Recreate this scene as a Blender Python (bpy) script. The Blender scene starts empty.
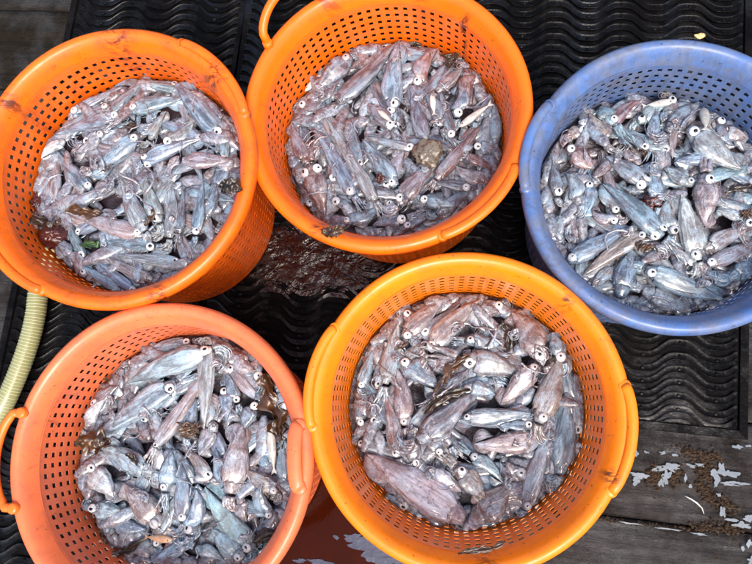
import bpy, math, random
import numpy as np
from mathutils import Matrix, Vector, noise as mnoise
random.seed(7); RG = np.random.default_rng(7)
R_ = math.radians; PI = math.pi
scene = bpy.context.scene; col = scene.collection

# ------------------------------------------------------------------ camera, sky, sun, exposure
RM = np.array([[0.99369906, 0.0, 0.11208112], [0.01838572, 0.98645378, -0.16300583], [-0.11056285, 0.16403943, 0.9802382]])
FPX = 668.07; HRIM = 0.33; CAMZ = 1.01735 + HRIM
cam_d = bpy.data.cameras.new('camera'); cam = bpy.data.objects.new('camera', cam_d); col.objects.link(cam)
m4 = Matrix([list(RM[0]) + [0], list(RM[1]) + [0], list(RM[2]) + [CAMZ], [0, 0, 0, 1]])
cam.matrix_world = m4
cam_d.sensor_width = 36; cam_d.lens = FPX / 752 * 36; cam_d.clip_end = 100; cam_d.clip_start = 0.02
scene.camera = cam
SUN_EL, SUN_AZ = 58, 160            # azimuth clockwise from +Y
world = bpy.data.worlds.new('World'); scene.world = world; world.use_nodes = True
nt = world.node_tree; sky = nt.nodes.new('ShaderNodeTexSky'); sky.sky_type = 'NISHITA'; sky.sun_disc = False
sky.sun_elevation = R_(SUN_EL); sky.sun_rotation = R_(SUN_AZ); sky.air_density = 1.0; sky.dust_density = 5.0; sky.ozone_density = 0.3
bg = nt.nodes['Background']; bg.inputs['Strength'].default_value = 0.15; nt.links.new(sky.outputs[0], bg.inputs['Color'])
sl = bpy.data.lights.new('sun', 'SUN'); so = bpy.data.objects.new('sun', sl); col.objects.link(so)
sl.energy = 1.05; sl.angle = R_(24); sl.color = (1.0, 0.97, 0.94)
sd = Vector((math.sin(R_(SUN_AZ)) * math.cos(R_(SUN_EL)), math.cos(R_(SUN_AZ)) * math.cos(R_(SUN_EL)), math.sin(R_(SUN_EL))))
so.rotation_euler = sd.to_track_quat('Z', 'Y').to_euler()
scene.view_settings.view_transform = 'Standard'; scene.view_settings.look = 'None'; scene.view_settings.gamma = 1
scene.view_settings.exposure = 0.98
scene.render.engine = 'CYCLES'

def at(x, y, z):                                # photograph pixel -> point of the place at height z
    d = RM @ np.array([(x - 376) / FPX, -(y - 282) / FPX, -1.0])
    return np.array([0, 0, CAMZ]) + d * ((z - CAMZ) / d[2])

# ------------------------------------------------------------------ helpers
def tag(o, label=None, cat=None, group=None, kind=None):
    if label: o['label'] = label
    if cat: o['category'] = cat
    if group: o['group'] = group
    if kind: o['kind'] = kind
    return o
def empty(name, loc=(0, 0, 0)):
    o = bpy.data.objects.new(name, None); o.empty_display_size = .02; col.objects.link(o); o.location = loc; return o
def mesh(name, V, F, mat, smooth=True):
    me = bpy.data.meshes.new(name); me.from_pydata([tuple(map(float, v)) for v in V], [], F)
    if smooth: me.polygons.foreach_set('use_smooth', [True] * len(me.polygons))
    me.materials.append(mat); me.update(); return me
def link(name, me, parent=None, loc=None, rot=None, scale=None):
    o = bpy.data.objects.new(name, me); col.objects.link(o)
    if parent: o.parent = parent
    if loc is not None: o.location = loc
    if rot is not None: o.rotation_euler = rot
    if scale is not None: o.scale = scale
    return o
def tube(V, F, P, rad, n=8, sq=(1, 1), cap=True):
    P = [np.array(p, float) for p in P]; base = len(V); N = len(P)
    up = np.array([0, 0, 1.])
    for i, p in enumerate(P):
        t = P[min(i + 1, N - 1)] - P[max(i - 1, 0)]; t /= (np.linalg.norm(t) + 1e-12)
        s = np.cross(t, up); ln = np.linalg.norm(s)
        s = s / ln if ln > 1e-3 else np.array([1., 0, 0])
        u = np.cross(s, t); r = rad[i] if hasattr(rad, '__len__') else rad
        for k in range(n):
            a = 2 * PI * k / n; V.append(p + s * math.cos(a) * r * sq[0] + u * math.sin(a) * r * sq[1])
    for i in range(N - 1):
        for k in range(n):
            a, b = base + i * n + k, base + i * n + (k + 1) % n
            F.append((a, b, b + n, a + n))
    if cap:
        F.append(tuple(base + k for k in range(n))[::-1]); F.append(tuple(base + (N - 1) * n + k for k in range(n)))
def grid_faces(F, base, nu, nv, wrap=False):
    for i in range(nu - 1):
        for k in range(nv if wrap else nv - 1):
            a, b = base + i * nv + k, base + i * nv + (k + 1) % nv
            F.append((a, b, b + nv, a + nv))
def fbm(x, y, z=0, o=4): return mnoise.fractal(Vector((x, y, z)), 1.0, 2.0, o)

# ------------------------------------------------------------------ materials
class NT:
    def __init__(s, name):
        s.m = bpy.data.materials.new(name); s.m.use_nodes = True; s.t = s.m.node_tree
        s.b = s.t.nodes['Principled BSDF']
    def n(s, ty, **k):
        o = s.t.nodes.new(ty)
        for a, v in k.items():
            if a in o.inputs: o.inputs[a].default_value = v
            else: setattr(o, a, v)
        return o
    def l(s, a, b): s.t.links.new(a, b)
    def coord(s, kind='Object', scale=(1, 1, 1), rand=0):
        tc = s.n('ShaderNodeTexCoord'); mp = s.n('ShaderNodeMapping'); mp.inputs['Scale'].default_value = scale
        s.l(tc.outputs[kind], mp.inputs['Vector'])
        if rand:
            oi = s.n('ShaderNodeObjectInfo'); mu = s.n('ShaderNodeMath', operation='MULTIPLY'); mu.inputs[1].default_value = rand
            s.l(oi.outputs['Random'], mu.inputs[0]); cx = s.n('ShaderNodeCombineXYZ')
            s.l(mu.outputs[0], cx.inputs[0]); s.l(mu.outputs[0], cx.inputs[1]); s.l(cx.outputs[0], mp.inputs['Location'])
        return mp.outputs[0]
    def noise(s, vec, scale, detail=5, rough=.6, dist=0):
        o = s.n('ShaderNodeTexNoise'); o.inputs['Scale'].default_value = scale; o.inputs['Detail'].default_value = detail
        o.inputs['Roughness'].default_value = rough; o.inputs['Distortion'].default_value = dist; s.l(vec, o.inputs['Vector']); return o.outputs['Fac']
    def ramp(s, fac, stops):
        o = s.n('ShaderNodeValToRGB'); e = o.color_ramp.elements
        while len(e) < len(stops): e.new(.5)
        for i, (p, c) in enumerate(stops): e[i].position = p; e[i].color = c if len(c) == 4 else tuple(c) + (1,)
        s.l(fac, o.inputs[0]); return o.outputs[0]
    def mix(s, fac, a, b, mode='MIX'):
        o = s.n('ShaderNodeMix', data_type='RGBA', blend_type=mode)
        for sock, v in ((o.inputs[0], fac), (o.inputs[6], a), (o.inputs[7], b)):
            if hasattr(v, 'links'): s.l(v, sock)
            else: sock.default_value = v if not isinstance(v, tuple) or len(v) == 4 or len(sock.default_value) == 3 else v + (1,)
        return o.outputs[2]
    def math(s, op, a, b=0.0):
        o = s.n('ShaderNodeMath', operation=op)
        for sock, v in ((o.inputs[0], a), (o.inputs[1], b)):
            if hasattr(v, 'links'): s.l(v, sock)
            else: sock.default_value = v
        return o.outputs[0]
    def bump(s, h, strength=.3, dist=.002):
        o = s.n('ShaderNodeBump'); o.inputs['Strength'].default_value = strength; o.inputs['Distance'].default_value = dist
        s.l(h, o.inputs['Height']); s.l(o.outputs[0], s.b.inputs['Normal'])
    def set(s, **k):
        for a, v in k.items():
            sock = s.b.inputs[a.replace('_', ' ')]
            if hasattr(v, 'links'): s.l(v, sock)
            else: sock.default_value = v if not isinstance(v, tuple) or len(v) == 4 or len(sock.default_value) == 3 else v + (1,)
        return s
BW = [(.0, (0, 0, 0)), (1., (1, 1, 1))]

def simple0(name, c, rough=.4):
    m = NT(name); v = m.coord(); m.set(Base_Color=m.mix(m.noise(v, 60, 5), c, tuple(x * 3 for x in c)), Roughness=rough); m.bump(m.noise(v, 90, 5), .8, .004); return m.m
def plastic(name, c, c2, dirt, dirtamt, rough=.36, smears=()):
    m = NT(name); v = m.coord(rand=9.)
    base = m.mix(m.noise(v, 7, 3), c, c2)
    vs = m.coord(scale=(1, 1, .25), rand=5.)
    scr = m.ramp(m.noise(vs, 55, 6, .75, 1.2), [(.60 - dirtamt * .08, (0, 0, 0)), (.70, (1, 1, 1))])
    blot = m.ramp(m.noise(v, 9, 5, .7), [(.48 - dirtamt * .1, (0, 0, 0)), (.72, (1, 1, 1))])
    f = m.math('MULTIPLY', scr, blot); f = m.math('MULTIPLY', f, min(1., .55 + dirtamt * .3))
    sm = m.ramp(m.noise(v, 23, 6, .7), [(.5 - dirtamt * .07, (0, 0, 0)), (.8, (1, 1, 1))]); f2 = m.math('MULTIPLY', sm, .28 + .35 * dirtamt)
    cc = m.mix(f2, base, dirt); cc = m.mix(f, cc, tuple(x * .35 for x in dirt))
    hair = m.ramp(m.noise(m.coord(scale=(1, 1, .3), rand=3.), 26, 7, .8, 3.5), [(.492, (0, 0, 0)), (.5, (1, 1, 1)), (.508, (0, 0, 0))]); hm_ = m.ramp(m.noise(v, 14, 3), [(.48, (0, 0, 0)), (.62, (1, 1, 1))]); cc = m.mix(m.math('MULTIPLY', m.math('MULTIPLY', hair, hm_), .35 + .3 * min(dirtamt, 1)), cc, tuple(x * .5 for x in dirt))
    spk = m.ramp(m.noise(v, 140, 2, .5), [(.70, (0, 0, 0)), (.73, (1, 1, 1))]); cc = m.mix(m.math('MULTIPLY', spk, .6), cc, (.03, .012, .008))
    for (sx, sy, sr) in smears:
        tc = m.n('ShaderNodeTexCoord'); sp = m.n('ShaderNodeSeparateXYZ'); m.l(tc.outputs['Object'], sp.inputs[0])
        cb = m.n('ShaderNodeCombineXYZ'); m.l(sp.outputs[0], cb.inputs[0]); m.l(sp.outputs[1], cb.inputs[1])
        vd = m.n('ShaderNodeVectorMath', operation='DISTANCE'); m.l(cb.outputs[0], vd.inputs[0]); vd.inputs[1].default_value = (sx, sy, 0)
        near = m.ramp(m.math('DIVIDE', vd.outputs['Value'], sr), [(.35, (1, 1, 1)), (1., (0, 0, 0))])
        an = math.atan2(sy, sx); mp = m.n('ShaderNodeMapping'); mp.inputs['Rotation'].default_value = (0, 0, -an); mp.inputs['Scale'].default_value = (.3, 1, .3); m.l(tc.outputs['Object'], mp.inputs[0])
        f3 = m.math('MULTIPLY', near, m.ramp(m.noise(mp.outputs[0], 130, 5, .7, .6), [(.46, (0, 0, 0)), (.56, (1, 1, 1))])); cc = m.mix(m.math('MULTIPLY', f3, .85), cc, (.025, .010, .008))
    m.set(Base_Color=cc, Roughness=m.ramp(m.noise(v, 30, 4), [(.3, (rough - .12,) * 3), (.75, (rough + .2,) * 3)]), IOR=1.4, Coat_Weight=.25, Coat_Roughness=.16)
    m.bump(m.noise(v, 60, 5, .7), .25, .0012)
    return m.m
M_OR1 = plastic('orange_plastic', (.88, .125, .002), (.93, .175, .004), (.22, .05, .02), .85, smears=((-.01, .222, .034), (.16, .15, .03), (.09, -.215, .025), (-.19, .11, .02)))
M_OR2 = plastic('bright_orange_plastic', (.90, .13, .002), (.94, .18, .003), (.25, .06, .02), .4, smears=((.06, .215, .022), (-.10, .21, .03), (.13, .16, .012), (-.10, -.20, .02)))
M_OR5 = plastic('amber_orange_plastic', (.92, .165, .001), (.97, .28, .002), (.35, .09, .02), .35, smears=((.205, -.09, .016), (.03, -.23, .03), (.15, .16, .016)))
M_SAL = plastic('faded_salmon_plastic', (.78, .145, .045), (.86, .21, .075), (.20, .07, .06), .75)
M_BLU = plastic('dirty_blue_plastic', (.032, .12, .40), (.09, .21, .50), (.17, .165, .17), 2.4, .42)
M_HND = plastic('orange_handle_plastic', (.86, .15, .012), (.90, .20, .02), (.3, .08, .02), .5)

def skin(name, iso=(3, 1, 1), strk=(.8, 1.7, 1.7), island=False, bd=.0032, k=1.0):
    m = NT(name)
    if island:
        ge = m.n('ShaderNodeNewGeometry')
        tint = m.ramp(ge.outputs['Random Per Island'], [(0, (.10, .075, .10)), (.22, (.26, .17, .17)), (.4, (.20, .22, .30)), (.6, (.36, .35, .38)), (.8, (.27, .31, .42)), (.9, (.50, .52, .58)), (1, (.16, .12, .15))])
        if island != 1:
            oi = m.n('ShaderNodeObjectInfo'); tint = m.mix(.6, tint, oi.outputs['Color'])
    else:
        oi = m.n('ShaderNodeObjectInfo'); tint = oi.outputs['Color']
    v = m.coord(scale=iso, rand=37.); vs = m.coord(scale=strk, rand=23.)
    streak = m.noise(vs, 2.6 * k, 6, .68, .7); big = m.noise(v, .9 * k, 4, .6, .5)
    pale = m.mix(.52, tint, (.50, .63, .73)); dark = m.mix(.85, tint, (.016, .013, .018))
    warm = m.mix(.5, tint, (.34, .17, .14)); cool = m.mix(.6, tint, (.34, .52, .66))
    c = m.mix(m.ramp(streak, [(.44, (0, 0, 0)), (.62, (1, 1, 1))]), dark, pale)
    c = m.mix(.25, c, tint)
    c = m.mix(m.math('MULTIPLY', m.ramp(big, [(.50, (0, 0, 0)), (.66, (1, 1, 1))]), .42), c, warm)
    v2 = m.coord(scale=iso, rand=71.)
    c = m.mix(m.math('MULTIPLY', m.ramp(m.noise(v2, .8 * k, 4, .6, .6), [(.5, (0, 0, 0)), (.64, (1, 1, 1))]), .8), c, cool)
    vo = m.n('ShaderNodeTexVoronoi'); vo.inputs['Scale'].default_value = 9 * k; m.l(v2, vo.inputs['Vector'])
    spots = m.ramp(vo.outputs['Distance'], [(.18, (1, 1, 1)), (.38, (0, 0, 0))])
    amt = m.ramp(m.noise(v2, 1.5 * k, 3), [(.42, (0, 0, 0)), (.66, (1, 1, 1))])
    c = m.mix(m.math('MULTIPLY', m.math('MULTIPLY', spots, amt), .6), c, (.10, .03, .035))
    blo = m.ramp(m.noise(m.coord(scale=iso, rand=97.), 1.15 * k, 5, .7, .8), [(.53, (0, 0, 0)), (.66, (1, 1, 1))])
    c = m.mix(m.math('MULTIPLY', blo, .62), c, (.085, .038, .036))
    vein = m.ramp(m.noise(vs, 2.2 * k, 4, .7, 2.0), [(.475, (0, 0, 0)), (.5, (1, 1, 1)), (.525, (0, 0, 0))])
    c = m.mix(m.math('MULTIPLY', vein, .65), c, (.05, .028, .035))
    slime = m.ramp(m.noise(v, 3.2 * k, 5, .75, 1.), [(.60, (0, 0, 0)), (.74, (1, 1, 1))])
    c = m.mix(m.math('MULTIPLY', slime, .55), c, (.70, .79, .86))
    m.set(Base_Color=c, Roughness=m.ramp(m.noise(v, 3 * k, 4), [(.35, (.15,) * 3), (.7, (.38,) * 3)]), IOR=1.5, Subsurface_Weight=.22, Subsurface_Scale=.006, Subsurface_Radius=(1., .6, .5),
          Coat_Weight=1., Coat_Roughness=.09, Coat_IOR=1.7)
    h = m.math('ADD', m.noise(vs, 2.6 * k, 4, .6, .8), m.math('MULTIPLY', m.noise(v, 4 * k, 4, .6), .4))
    m.bump(h, 1., bd)
    return m.m
M_SKIN = skin('squid_skin')
M_ARM = skin('squid_arm_skin', (1.5, 1.5, 1.5), (1, 1.6, 1.6))
M_HEAP = skin('wet_squid_heap', (30, 30, 30), (45, 45, 45), 1)
M_STRAND = skin('slime_strand', (30, 30, 30), (45, 45, 45), 2, .001)
M_GAP = simple0('dark_gap_shade', (.020, .014, .018), .22)  # near-black colour stands in for shade in the gaps

def simple(name, c, rough=.4, **k):
    m = NT(name); m.set(Base_Color=c, Roughness=rough, **k); return m.m
mm = NT('squid_eye_white'); v = mm.coord(rand=5)
oi_ = mm.n('ShaderNodeObjectInfo'); mm.set(Base_Color=mm.mix(mm.ramp(oi_.outputs['Random'], [(.55, (0, 0, 0)), (1., (.75, .75, .75))]), mm.mix(mm.ramp(mm.noise(v, 3, 4), [(.45, (0, 0, 0)), (.7, (1, 1, 1))]), (.72, .74, .74), (.30, .33, .37)), (.30, .30, .33)), Roughness=.15, Coat_Weight=.6); M_EYE = mm.m
M_PUP = simple('squid_pupil_black', (.006, .006, .01), .12)
M_IRIS = simple('squid_iris_grey', (.30, .33, .36), .25)

def weedmat(name, a, b, rough=.3):
    m = NT(name); v = m.coord(rand=8)
    m.set(Base_Color=m.mix(m.ramp(m.noise(v, 40, 6, .7), [(.35, (0, 0, 0)), (.65, (1, 1, 1))]), a, b), Roughness=rough, Coat_Weight=.5, Coat_Roughness=.1)
    m.bump(m.noise(v, 120, 5, .7), .6, .002); return m.m
M_WEED = weedmat('brown_seaweed', (.018, .007, .003), (.10, .042, .010))
M_WEEDB = weedmat('black_seaweed', (.008, .006, .004), (.045, .025, .012))
M_LEAF = weedmat('green_leaf', (.01, .035, .012), (.04, .10, .03))
M_JELLY = weedmat('dark_red_jelly', (.02, .004, .004), (.10, .018, .012), .08)
M_SPONGE = weedmat('grey_green_sponge', (.09, .075, .055), (.19, .16, .12), .35)
M_FISH = weedmat('silver_fish_skin', (.34, .33, .31), (.74, .71, .64), .2)
M_FISHT = weedmat('tan_fish_skin', (.40, .22, .12), (.62, .40, .25), .25)

m = NT('black_wet_rubber'); v = m.coord('Generated'); v = m.coord()
m.set(Base_Color=m.mix(m.ramp(m.noise(v, 12, 6, .7), [(.45, (0, 0, 0)), (.75, (1, 1, 1))]), (.003, .003, .0035), (.012, .010, .009)),
      Roughness=m.ramp(m.noise(v, 18, 5, .7), [(.36, (.08,) * 3), (.62, (.34,) * 3)]), IOR=1.45, Specular_IOR_Level=m.ramp(m.noise(v, 7, 5, .7), [(.48, (.05,) * 3), (.68, (.6,) * 3)]))
m.bump(m.noise(v, 70, 5, .7), .5, .003); M_RUB = m.m

def woodmat(name, a, b, dirt):
    m = NT(name); v = m.coord(scale=(1, 1, 1), rand=13); vs = m.coord(scale=(.10, 1, 1), rand=13)
    g = m.noise(vs, 60, 8, .75, .5); g2 = m.noise(vs, 14, 5, .6, 1.)
    c = m.mix(m.ramp(g, [(.35, (0, 0, 0)), (.68, (1, 1, 1))]), a, b)
    c = m.mix(m.math('MULTIPLY', m.ramp(g2, [(.45, (0, 0, 0)), (.6, (1, 1, 1))]), .5), c, a)
    c = m.mix(m.math('MULTIPLY', m.ramp(m.noise(v, 9, 6, .75, .6), [(.50, (0, 0, 0)), (.66, (1, 1, 1))]), .75), c, dirt)
    fl = m.ramp(m.noise(v, 85, 5, .8), [(.68, (0, 0, 0)), (.74, (1, 1, 1))]); c = m.mix(m.math('MULTIPLY', fl, .45), c, (.20, .19, .18))
    m.set(Base_Color=c, Roughness=m.ramp(m.noise(v, 16, 5, .7), [(.38, (.10,) * 3), (.58, (.55,) * 3)]), IOR=1.5, Specular_IOR_Level=m.ramp(m.noise(v, 6, 5, .7), [(.42, (.12,) * 3), (.62, (.7,) * 3)]))
    h = m.math('ADD', g, m.math('MULTIPLY', m.noise(v, 40, 6, .7), .8)); m.bump(h, .9, .006); return m.m
M_WOOD = woodmat('wet_dark_wood', (.006, .0045, .004), (.030, .023, .020), (.014, .008, .004))
M_WOODR = woodmat('red_stained_wood', (.014, .004, .002), (.040, .012, .006), (.016, .005, .003))
M_WOODO = woodmat('olive_brown_wood', (.006, .004, .0015), (.020, .012, .005), (.006, .004, .002))

def liquid(name, a, b, sc, st, dist, alpha=None):
    m = NT(name); v = m.coord()
    m.set(Base_Color=m.mix(m.noise(v, 14, 5), a, b), Roughness=.05, IOR=1.5, Specular_IOR_Level=alpha or .6)
    h = m.math('ADD', m.noise(v, sc, 4, .6, 1.5), m.math('MULTIPLY', m.noise(v, sc * 4, 3, .6), .18)); m.bump(h, st, dist)
    return m.m
M_BLOOD = liquid('dark_red_water', (.006, .0015, .001), (.030, .006, .003), 26, 1., .007)
M_BLOODS = liquid('still_red_water', (.016, .0025, .001), (.042, .006, .002), 9, .3, .0012, .06)
m = NT('pale_bluish_patch'); v = m.coord()
m.set(Base_Color=m.mix(m.noise(v, 40, 5, .7), (.07, .085, .10), (.23, .27, .31)), Roughness=.12, IOR=1.6); m.bump(m.noise(v, 60, 4), .3, .002); M_PALE = m.m  # pale bluish mottled colour with a glossy surface
m = NT('painted_sky_reflection'); v = m.coord()
m.set(Base_Color=m.mix(m.noise(v, 40, 5, .7), (.03, .035, .06), (.065, .075, .12)), Roughness=.2, IOR=1.4); m.bump(m.noise(v, 50, 4), .4, .003); M_SKYREFL = m.m  # the sky's reflection put into a slate blue base colour
m = NT('moss'); v = m.coord()
m.set(Base_Color=m.mix(m.noise(v, 90, 4, .7), (.016, .008, .003), (.060, .030, .009)), Roughness=.75); M_MOSS = m.m
m = NT('hose_plastic'); v = m.coord()
m.set(Base_Color=m.mix(m.noise(v, 14, 5), (.22, .23, .085), (.34, .34, .15)), Roughness=.22, Coat_Weight=.5, Subsurface_Weight=.0); m.bump(m.noise(v, 90, 3), .2, .001); M_HOSE = m.m
M_HOSER = simple('hose_rib_plastic', (.46, .46, .30), .25)

# ------------------------------------------------------------------ deck of planks
MROT = -4.6
deck = tag(empty('wooden_deck', (0, 0, 0)), 'wet dark wooden planks under the mats', kind='structure'); deck.rotation_euler.z = R_(MROT)
def plank(y0, y1, x0, x1, mat, zoff=0.0, seed=0):
    nx, ny = int((x1 - x0) / .02), max(6, int((y1 - y0) / .008)); V = []; F = []
    for i in range(nx + 1):
        x = x0 + (x1 - x0) * i / nx
        for k in range(ny + 1):
            t = k / ny; e = min(t, 1 - t) * (y1 - y0)
            wob = .0022 * fbm(x * 9, seed + (0 if t < .5 else 5), 1)
            y = y0 + .0015 + (y1 - y0 - .003) * t + (wob if e < .004 else 0)
            z = -.0135 + zoff + .0022 * fbm(x * 5, y * 26, seed) + .0012 * fbm(x * 40, y * 60, seed)
            if e < .006: z -= .004 * (1 - e / .006) + .0018 * abs(fbm(x * 50, y * 30, seed + 3))
            V.append((x, y, z))
    grid_faces(F, 0, nx + 1, ny + 1)
    b = len(V)                                     # front and back sides
    for (k0, flip) in ((0, 1), (ny, 0)):
        s = len(V)
        for i in range(nx + 1):
            p = V[i * (ny + 1) + k0]; V.append((p[0], p[1], -.06))
        for i in range(nx):
            a, c = i * (ny + 1) + k0, (i + 1) * (ny + 1) + k0
            F.append((a, c, s + i + 1, s + i) if flip else (a, s + i, s + i + 1, c))
    return link('plank', mesh('plank', V, F, mat), deck)
ys = [-1.2, -1.0, -.81, -.605, -.41, -.2, .0, .2, .41, .60, .80, 1.0, 1.2, 1.4]
for i in range(len(ys) - 1):
    for (x0, x1, s) in ((-1.9, -.55 if i % 2 else -.72, 1), (-.55 if i % 2 else -.72, .10 if i < 5 else .9, 2), (.10 if i < 5 else .9, 1.9, 3)):
        mat = M_WOODO if (s == 1 and ys[i] > .3) else (M_WOODR if (s == 2 and i < 5) else M_WOOD)
        plank(ys[i], ys[i + 1], x0 + .001, x1 - .001, mat, .001 * ((i * 7 + s * 5) % 3 - 1), i * 3 + s)
# ------------------------------------------------------------------ mats with wavy ridges
PITCH, WL, AMP = .0252, .136, .0155
def wave_mat(name, label, x0, x1, y0, y1, rot, origin, ph):
    root = tag(empty(name, origin), label, 'rubber mat', 'wavy rubber mats on the deck'); root.rotation_euler.z = R_(rot)
    V = []; F = []                                  # slab with a raised border
    bw = .017
    prof = lambda a0, a1, b0, b1, z: [(a0, b0, z), (a1, b0, z), (a1, b1, z), (a0, b1, z)]
    rings = [prof(x0, x1, y0, y1, -.012), prof(x0, x1, y0, y1, -.0015), prof(x0 + .0015, x1 - .0015, y0 + .0015, y1 - .0015, 0),
             prof(x0 + bw - .0015, x1 - bw + .0015, y0 + bw - .0015, y1 - bw + .0015, 0), prof(x0 + bw, x1 - bw, y0 + bw, y1 - bw, -.0055)]
    for r in rings: V += r
    for i in range(4):
        for k in range(4): F.append((i * 4 + k, i * 4 + (k + 1) % 4, i * 4 + 4 + (k + 1) % 4, i * 4 + 4 + k))
    F.append((16, 17, 18, 19)); F.append((3, 2, 1, 0))
    link('mat_base', mesh('mat_base', V, F, M_RUB, False), root)
    pf = [(-.0084, -.0056), (-.0084, -.0012), (-.0080, .0004), (-.0070, .0006), (-.0060, -.0004), (-.0045, -.0010), (0, -.0006), (.0045, -.0010), (.0060, -.0004), (.0070, .0006), (.0080, .0004), (.0084, -.0012), (.0084, -.0056)]
    xa, xb = x0 + bw + .003, x1 - bw - .003; n = int((xb - xa) / .0055); rows = int((y1 - y0 + .06) / PITCH)
    wv = lambda x: AMP * (math.sin(2 * PI * x / WL + ph) + .10 * math.sin(6 * PI * x / WL + 3 * ph))
    dw = lambda x: AMP * 2 * PI / WL * math.cos(2 * PI * x / WL + ph)
    def ridge(yc, clamp):
        V = []; F = []
        for i in range(n + 1):
            x = xa + (xb - xa) * i / n; sl = dw(x); L = math.sqrt(1 + sl * sl)
            endf = min(1, min(i, n - i) / 1.5 + .35)
            for (u, z) in pf:
                u2 = u * endf * L * .82; xx = x
                y = yc + wv(x) + u2
                if clamp: y = max(y0 + bw + .0005, min(y1 - bw - .0005, y))
                V.append((xx, y, z if endf == 1 else min(z, -.0012)))
        grid_faces(F, 0, n + 1, len(pf)); return mesh('wavy_ridge', V, F, M_RUB)
    shared = None
    for r in range(rows + 1):
        yc = y0 - .02 + r * PITCH
        lo = yc - AMP * 1.1 - .010 < y0 + bw; hi = yc + AMP * 1.1 + .010 > y1 - bw
        if lo or hi:
            if yc + AMP + .008 < y0 + bw or yc - AMP - .008 > y1 - bw: continue
            link('wavy_ridge', ridge(yc, True), root)
        else:
            if shared is None: shared = ridge(0, False)
            link('wavy_ridge', shared, root, (random.uniform(-.0008, .0008), yc + random.uniform(-.0006, .0006), random.uniform(-.0004, .0004)))
    V = []; F = []                                  # little moulded studs
    for r in range(rows + 1):
        yc = y0 - .02 + r * PITCH
        k = 0; x = xa
        while True:
            x = (k * .5 * WL) + (PI / 2 - ph) / (2 * PI) * WL + math.floor(xa / WL) * WL; k += 1
            if x > xb - .01: break
            if x < xa + .01: continue
            y = yc + wv(x)
            if y < y0 + bw + .006 or y > y1 - bw - .006: continue
            b = len(V)
            for (rr, zz) in ((.0040, -.001), (.0036, .0006), (.0014, .0008)):
                for q in range(8): V.append((x + rr * math.cos(q * PI / 4), y + rr * math.sin(q * PI / 4) * .8, zz))
            grid_faces(F, b, 3, 8, True); F.append(tuple(b + 16 + q for q in range(8)))
    tag(link('stud', mesh('stud', V, F, M_RUB), root), kind='stuff')
    return root
# right mat: local frame anchored at its lower right corner
c = at(748, 440, -0.001)
wave_mat('rubber_mat', 'black rubber mat of wavy ridges, right one, under the blue basket', -1.10, 0, 0, 1.15, MROT, (c[0], c[1], 0), 1.1)
wave_mat('rubber_mat', 'black rubber mat of wavy ridges, left one, under the hose', -.44, 0, 0, 1.45, MROT - 1.5, (c[0] - 1.14, c[1] - .40, 0.0), 2.3)
# third mat strip lies along the left lower corner under the salmon basket
# ------------------------------------------------------------------ liquid, pale patches and painted sky reflections on mats and deck
def blob(name, cx, cy, rx, ry, z, mat, seed, lump=.0, nr=10, na=72, rough=.35, rot=0, fr=3):
    V = [(cx, cy, z)]; F = []
    for i in range(1, nr + 1):
        for k in range(na):
            a = 2 * PI * k / na
            R = max(.25, 1 + rough * fbm(math.cos(a) * 1.1 + seed, math.sin(a) * 1.1, 3, 3) * 1.5)
            t = i / nr; x, y = rx * R * t * math.cos(a), ry * R * t * math.sin(a)
            x, y = x * math.cos(rot) - y * math.sin(rot), x * math.sin(rot) + y * math.cos(rot)
            zz = z + lump * fbm(x * 60 + seed, y * 60, seed) - (.004 * t ** 6 if lump else 0)
            V.append((cx + x, cy + y, zz))
    for k in range(na): F.append((0, 1 + k, 1 + (k + 1) % na))
    b0 = len(F); grid_faces(F, 1, nr, na, True); F[b0:] = [tuple(reversed(f)) for f in F[b0:]]
    return link(name, mesh(name, V, F, mat))
c = at(318, 258, 0); tag(blob('puddle_or_patch', c[0], c[1], .165, .085, .0006, M_BLOOD, 3, .0022, 30, 110, .25), 'dark red wet film over the mat between the baskets', kind='structure')
c = at(345, 530, -.01); tag(blob('puddle_or_patch', c[0], c[1], .17, .12, -.0085, M_BLOODS, 8, 0, 10, 90, .15), 'red brown water on the deck below the salmon basket', kind='structure')
for (x, y, rx, ry, s) in ((380, 548, .055, .028, 2), (352, 538, .018, .008, 4), (318, 562, .022, .005, 5), (300, 561, .012, .004, 6), (336, 537, .005, .004, 7), (410, 562, .05, .02, 12), (372, 530, .012, .008, 13)):  # sky reflections on the red water, laid as coloured sheets
    c = at(x, y, -.008); tag(blob('puddle_or_patch', c[0], c[1], rx, ry, -.0078 + s * .0001, M_SKYREFL, s * 1.7 + 20, 0, 5, 60, .45), 'slate blue sky reflection painted on the red puddle', kind='structure')
pale_patches = [(640, 476, 15, 5), (636, 481, 6, 9), (668, 467, 24, 7), (666, 478, 9, 12), (661, 483, 5, 6), (722, 468, 7, 9), (726, 473, 16, 5), (716, 480, 7, 12), (738, 483, 20, 3), (728, 484, 18, 2.5), (635, 452, 5, 6), (646, 452, 4, 2), (663, 453, 6, 3), (675, 455, 6, 2.5), (692, 466, 8, 3), (700, 465, 7, 3),
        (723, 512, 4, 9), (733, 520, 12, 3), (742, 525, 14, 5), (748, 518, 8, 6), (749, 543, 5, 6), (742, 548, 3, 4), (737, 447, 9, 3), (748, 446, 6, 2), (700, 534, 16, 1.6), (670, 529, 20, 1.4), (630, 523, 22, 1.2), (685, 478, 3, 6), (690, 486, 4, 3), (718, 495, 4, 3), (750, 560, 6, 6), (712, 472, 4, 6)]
for i, (x, y, rx, ry) in enumerate(pale_patches):  # thin pale bluish sheets scattered over the planks
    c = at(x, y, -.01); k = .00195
    tag(blob('puddle_or_patch', c[0], c[1], rx * k / 2 * .95, ry * k / 2 * 1.05, -.0100 + .00012 * i, M_PALE, i * 3.1 + 1, 0, 4, 44, .65, R_(-5)), 'pale bluish patch lying on the wet plank', kind='structure')
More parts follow.
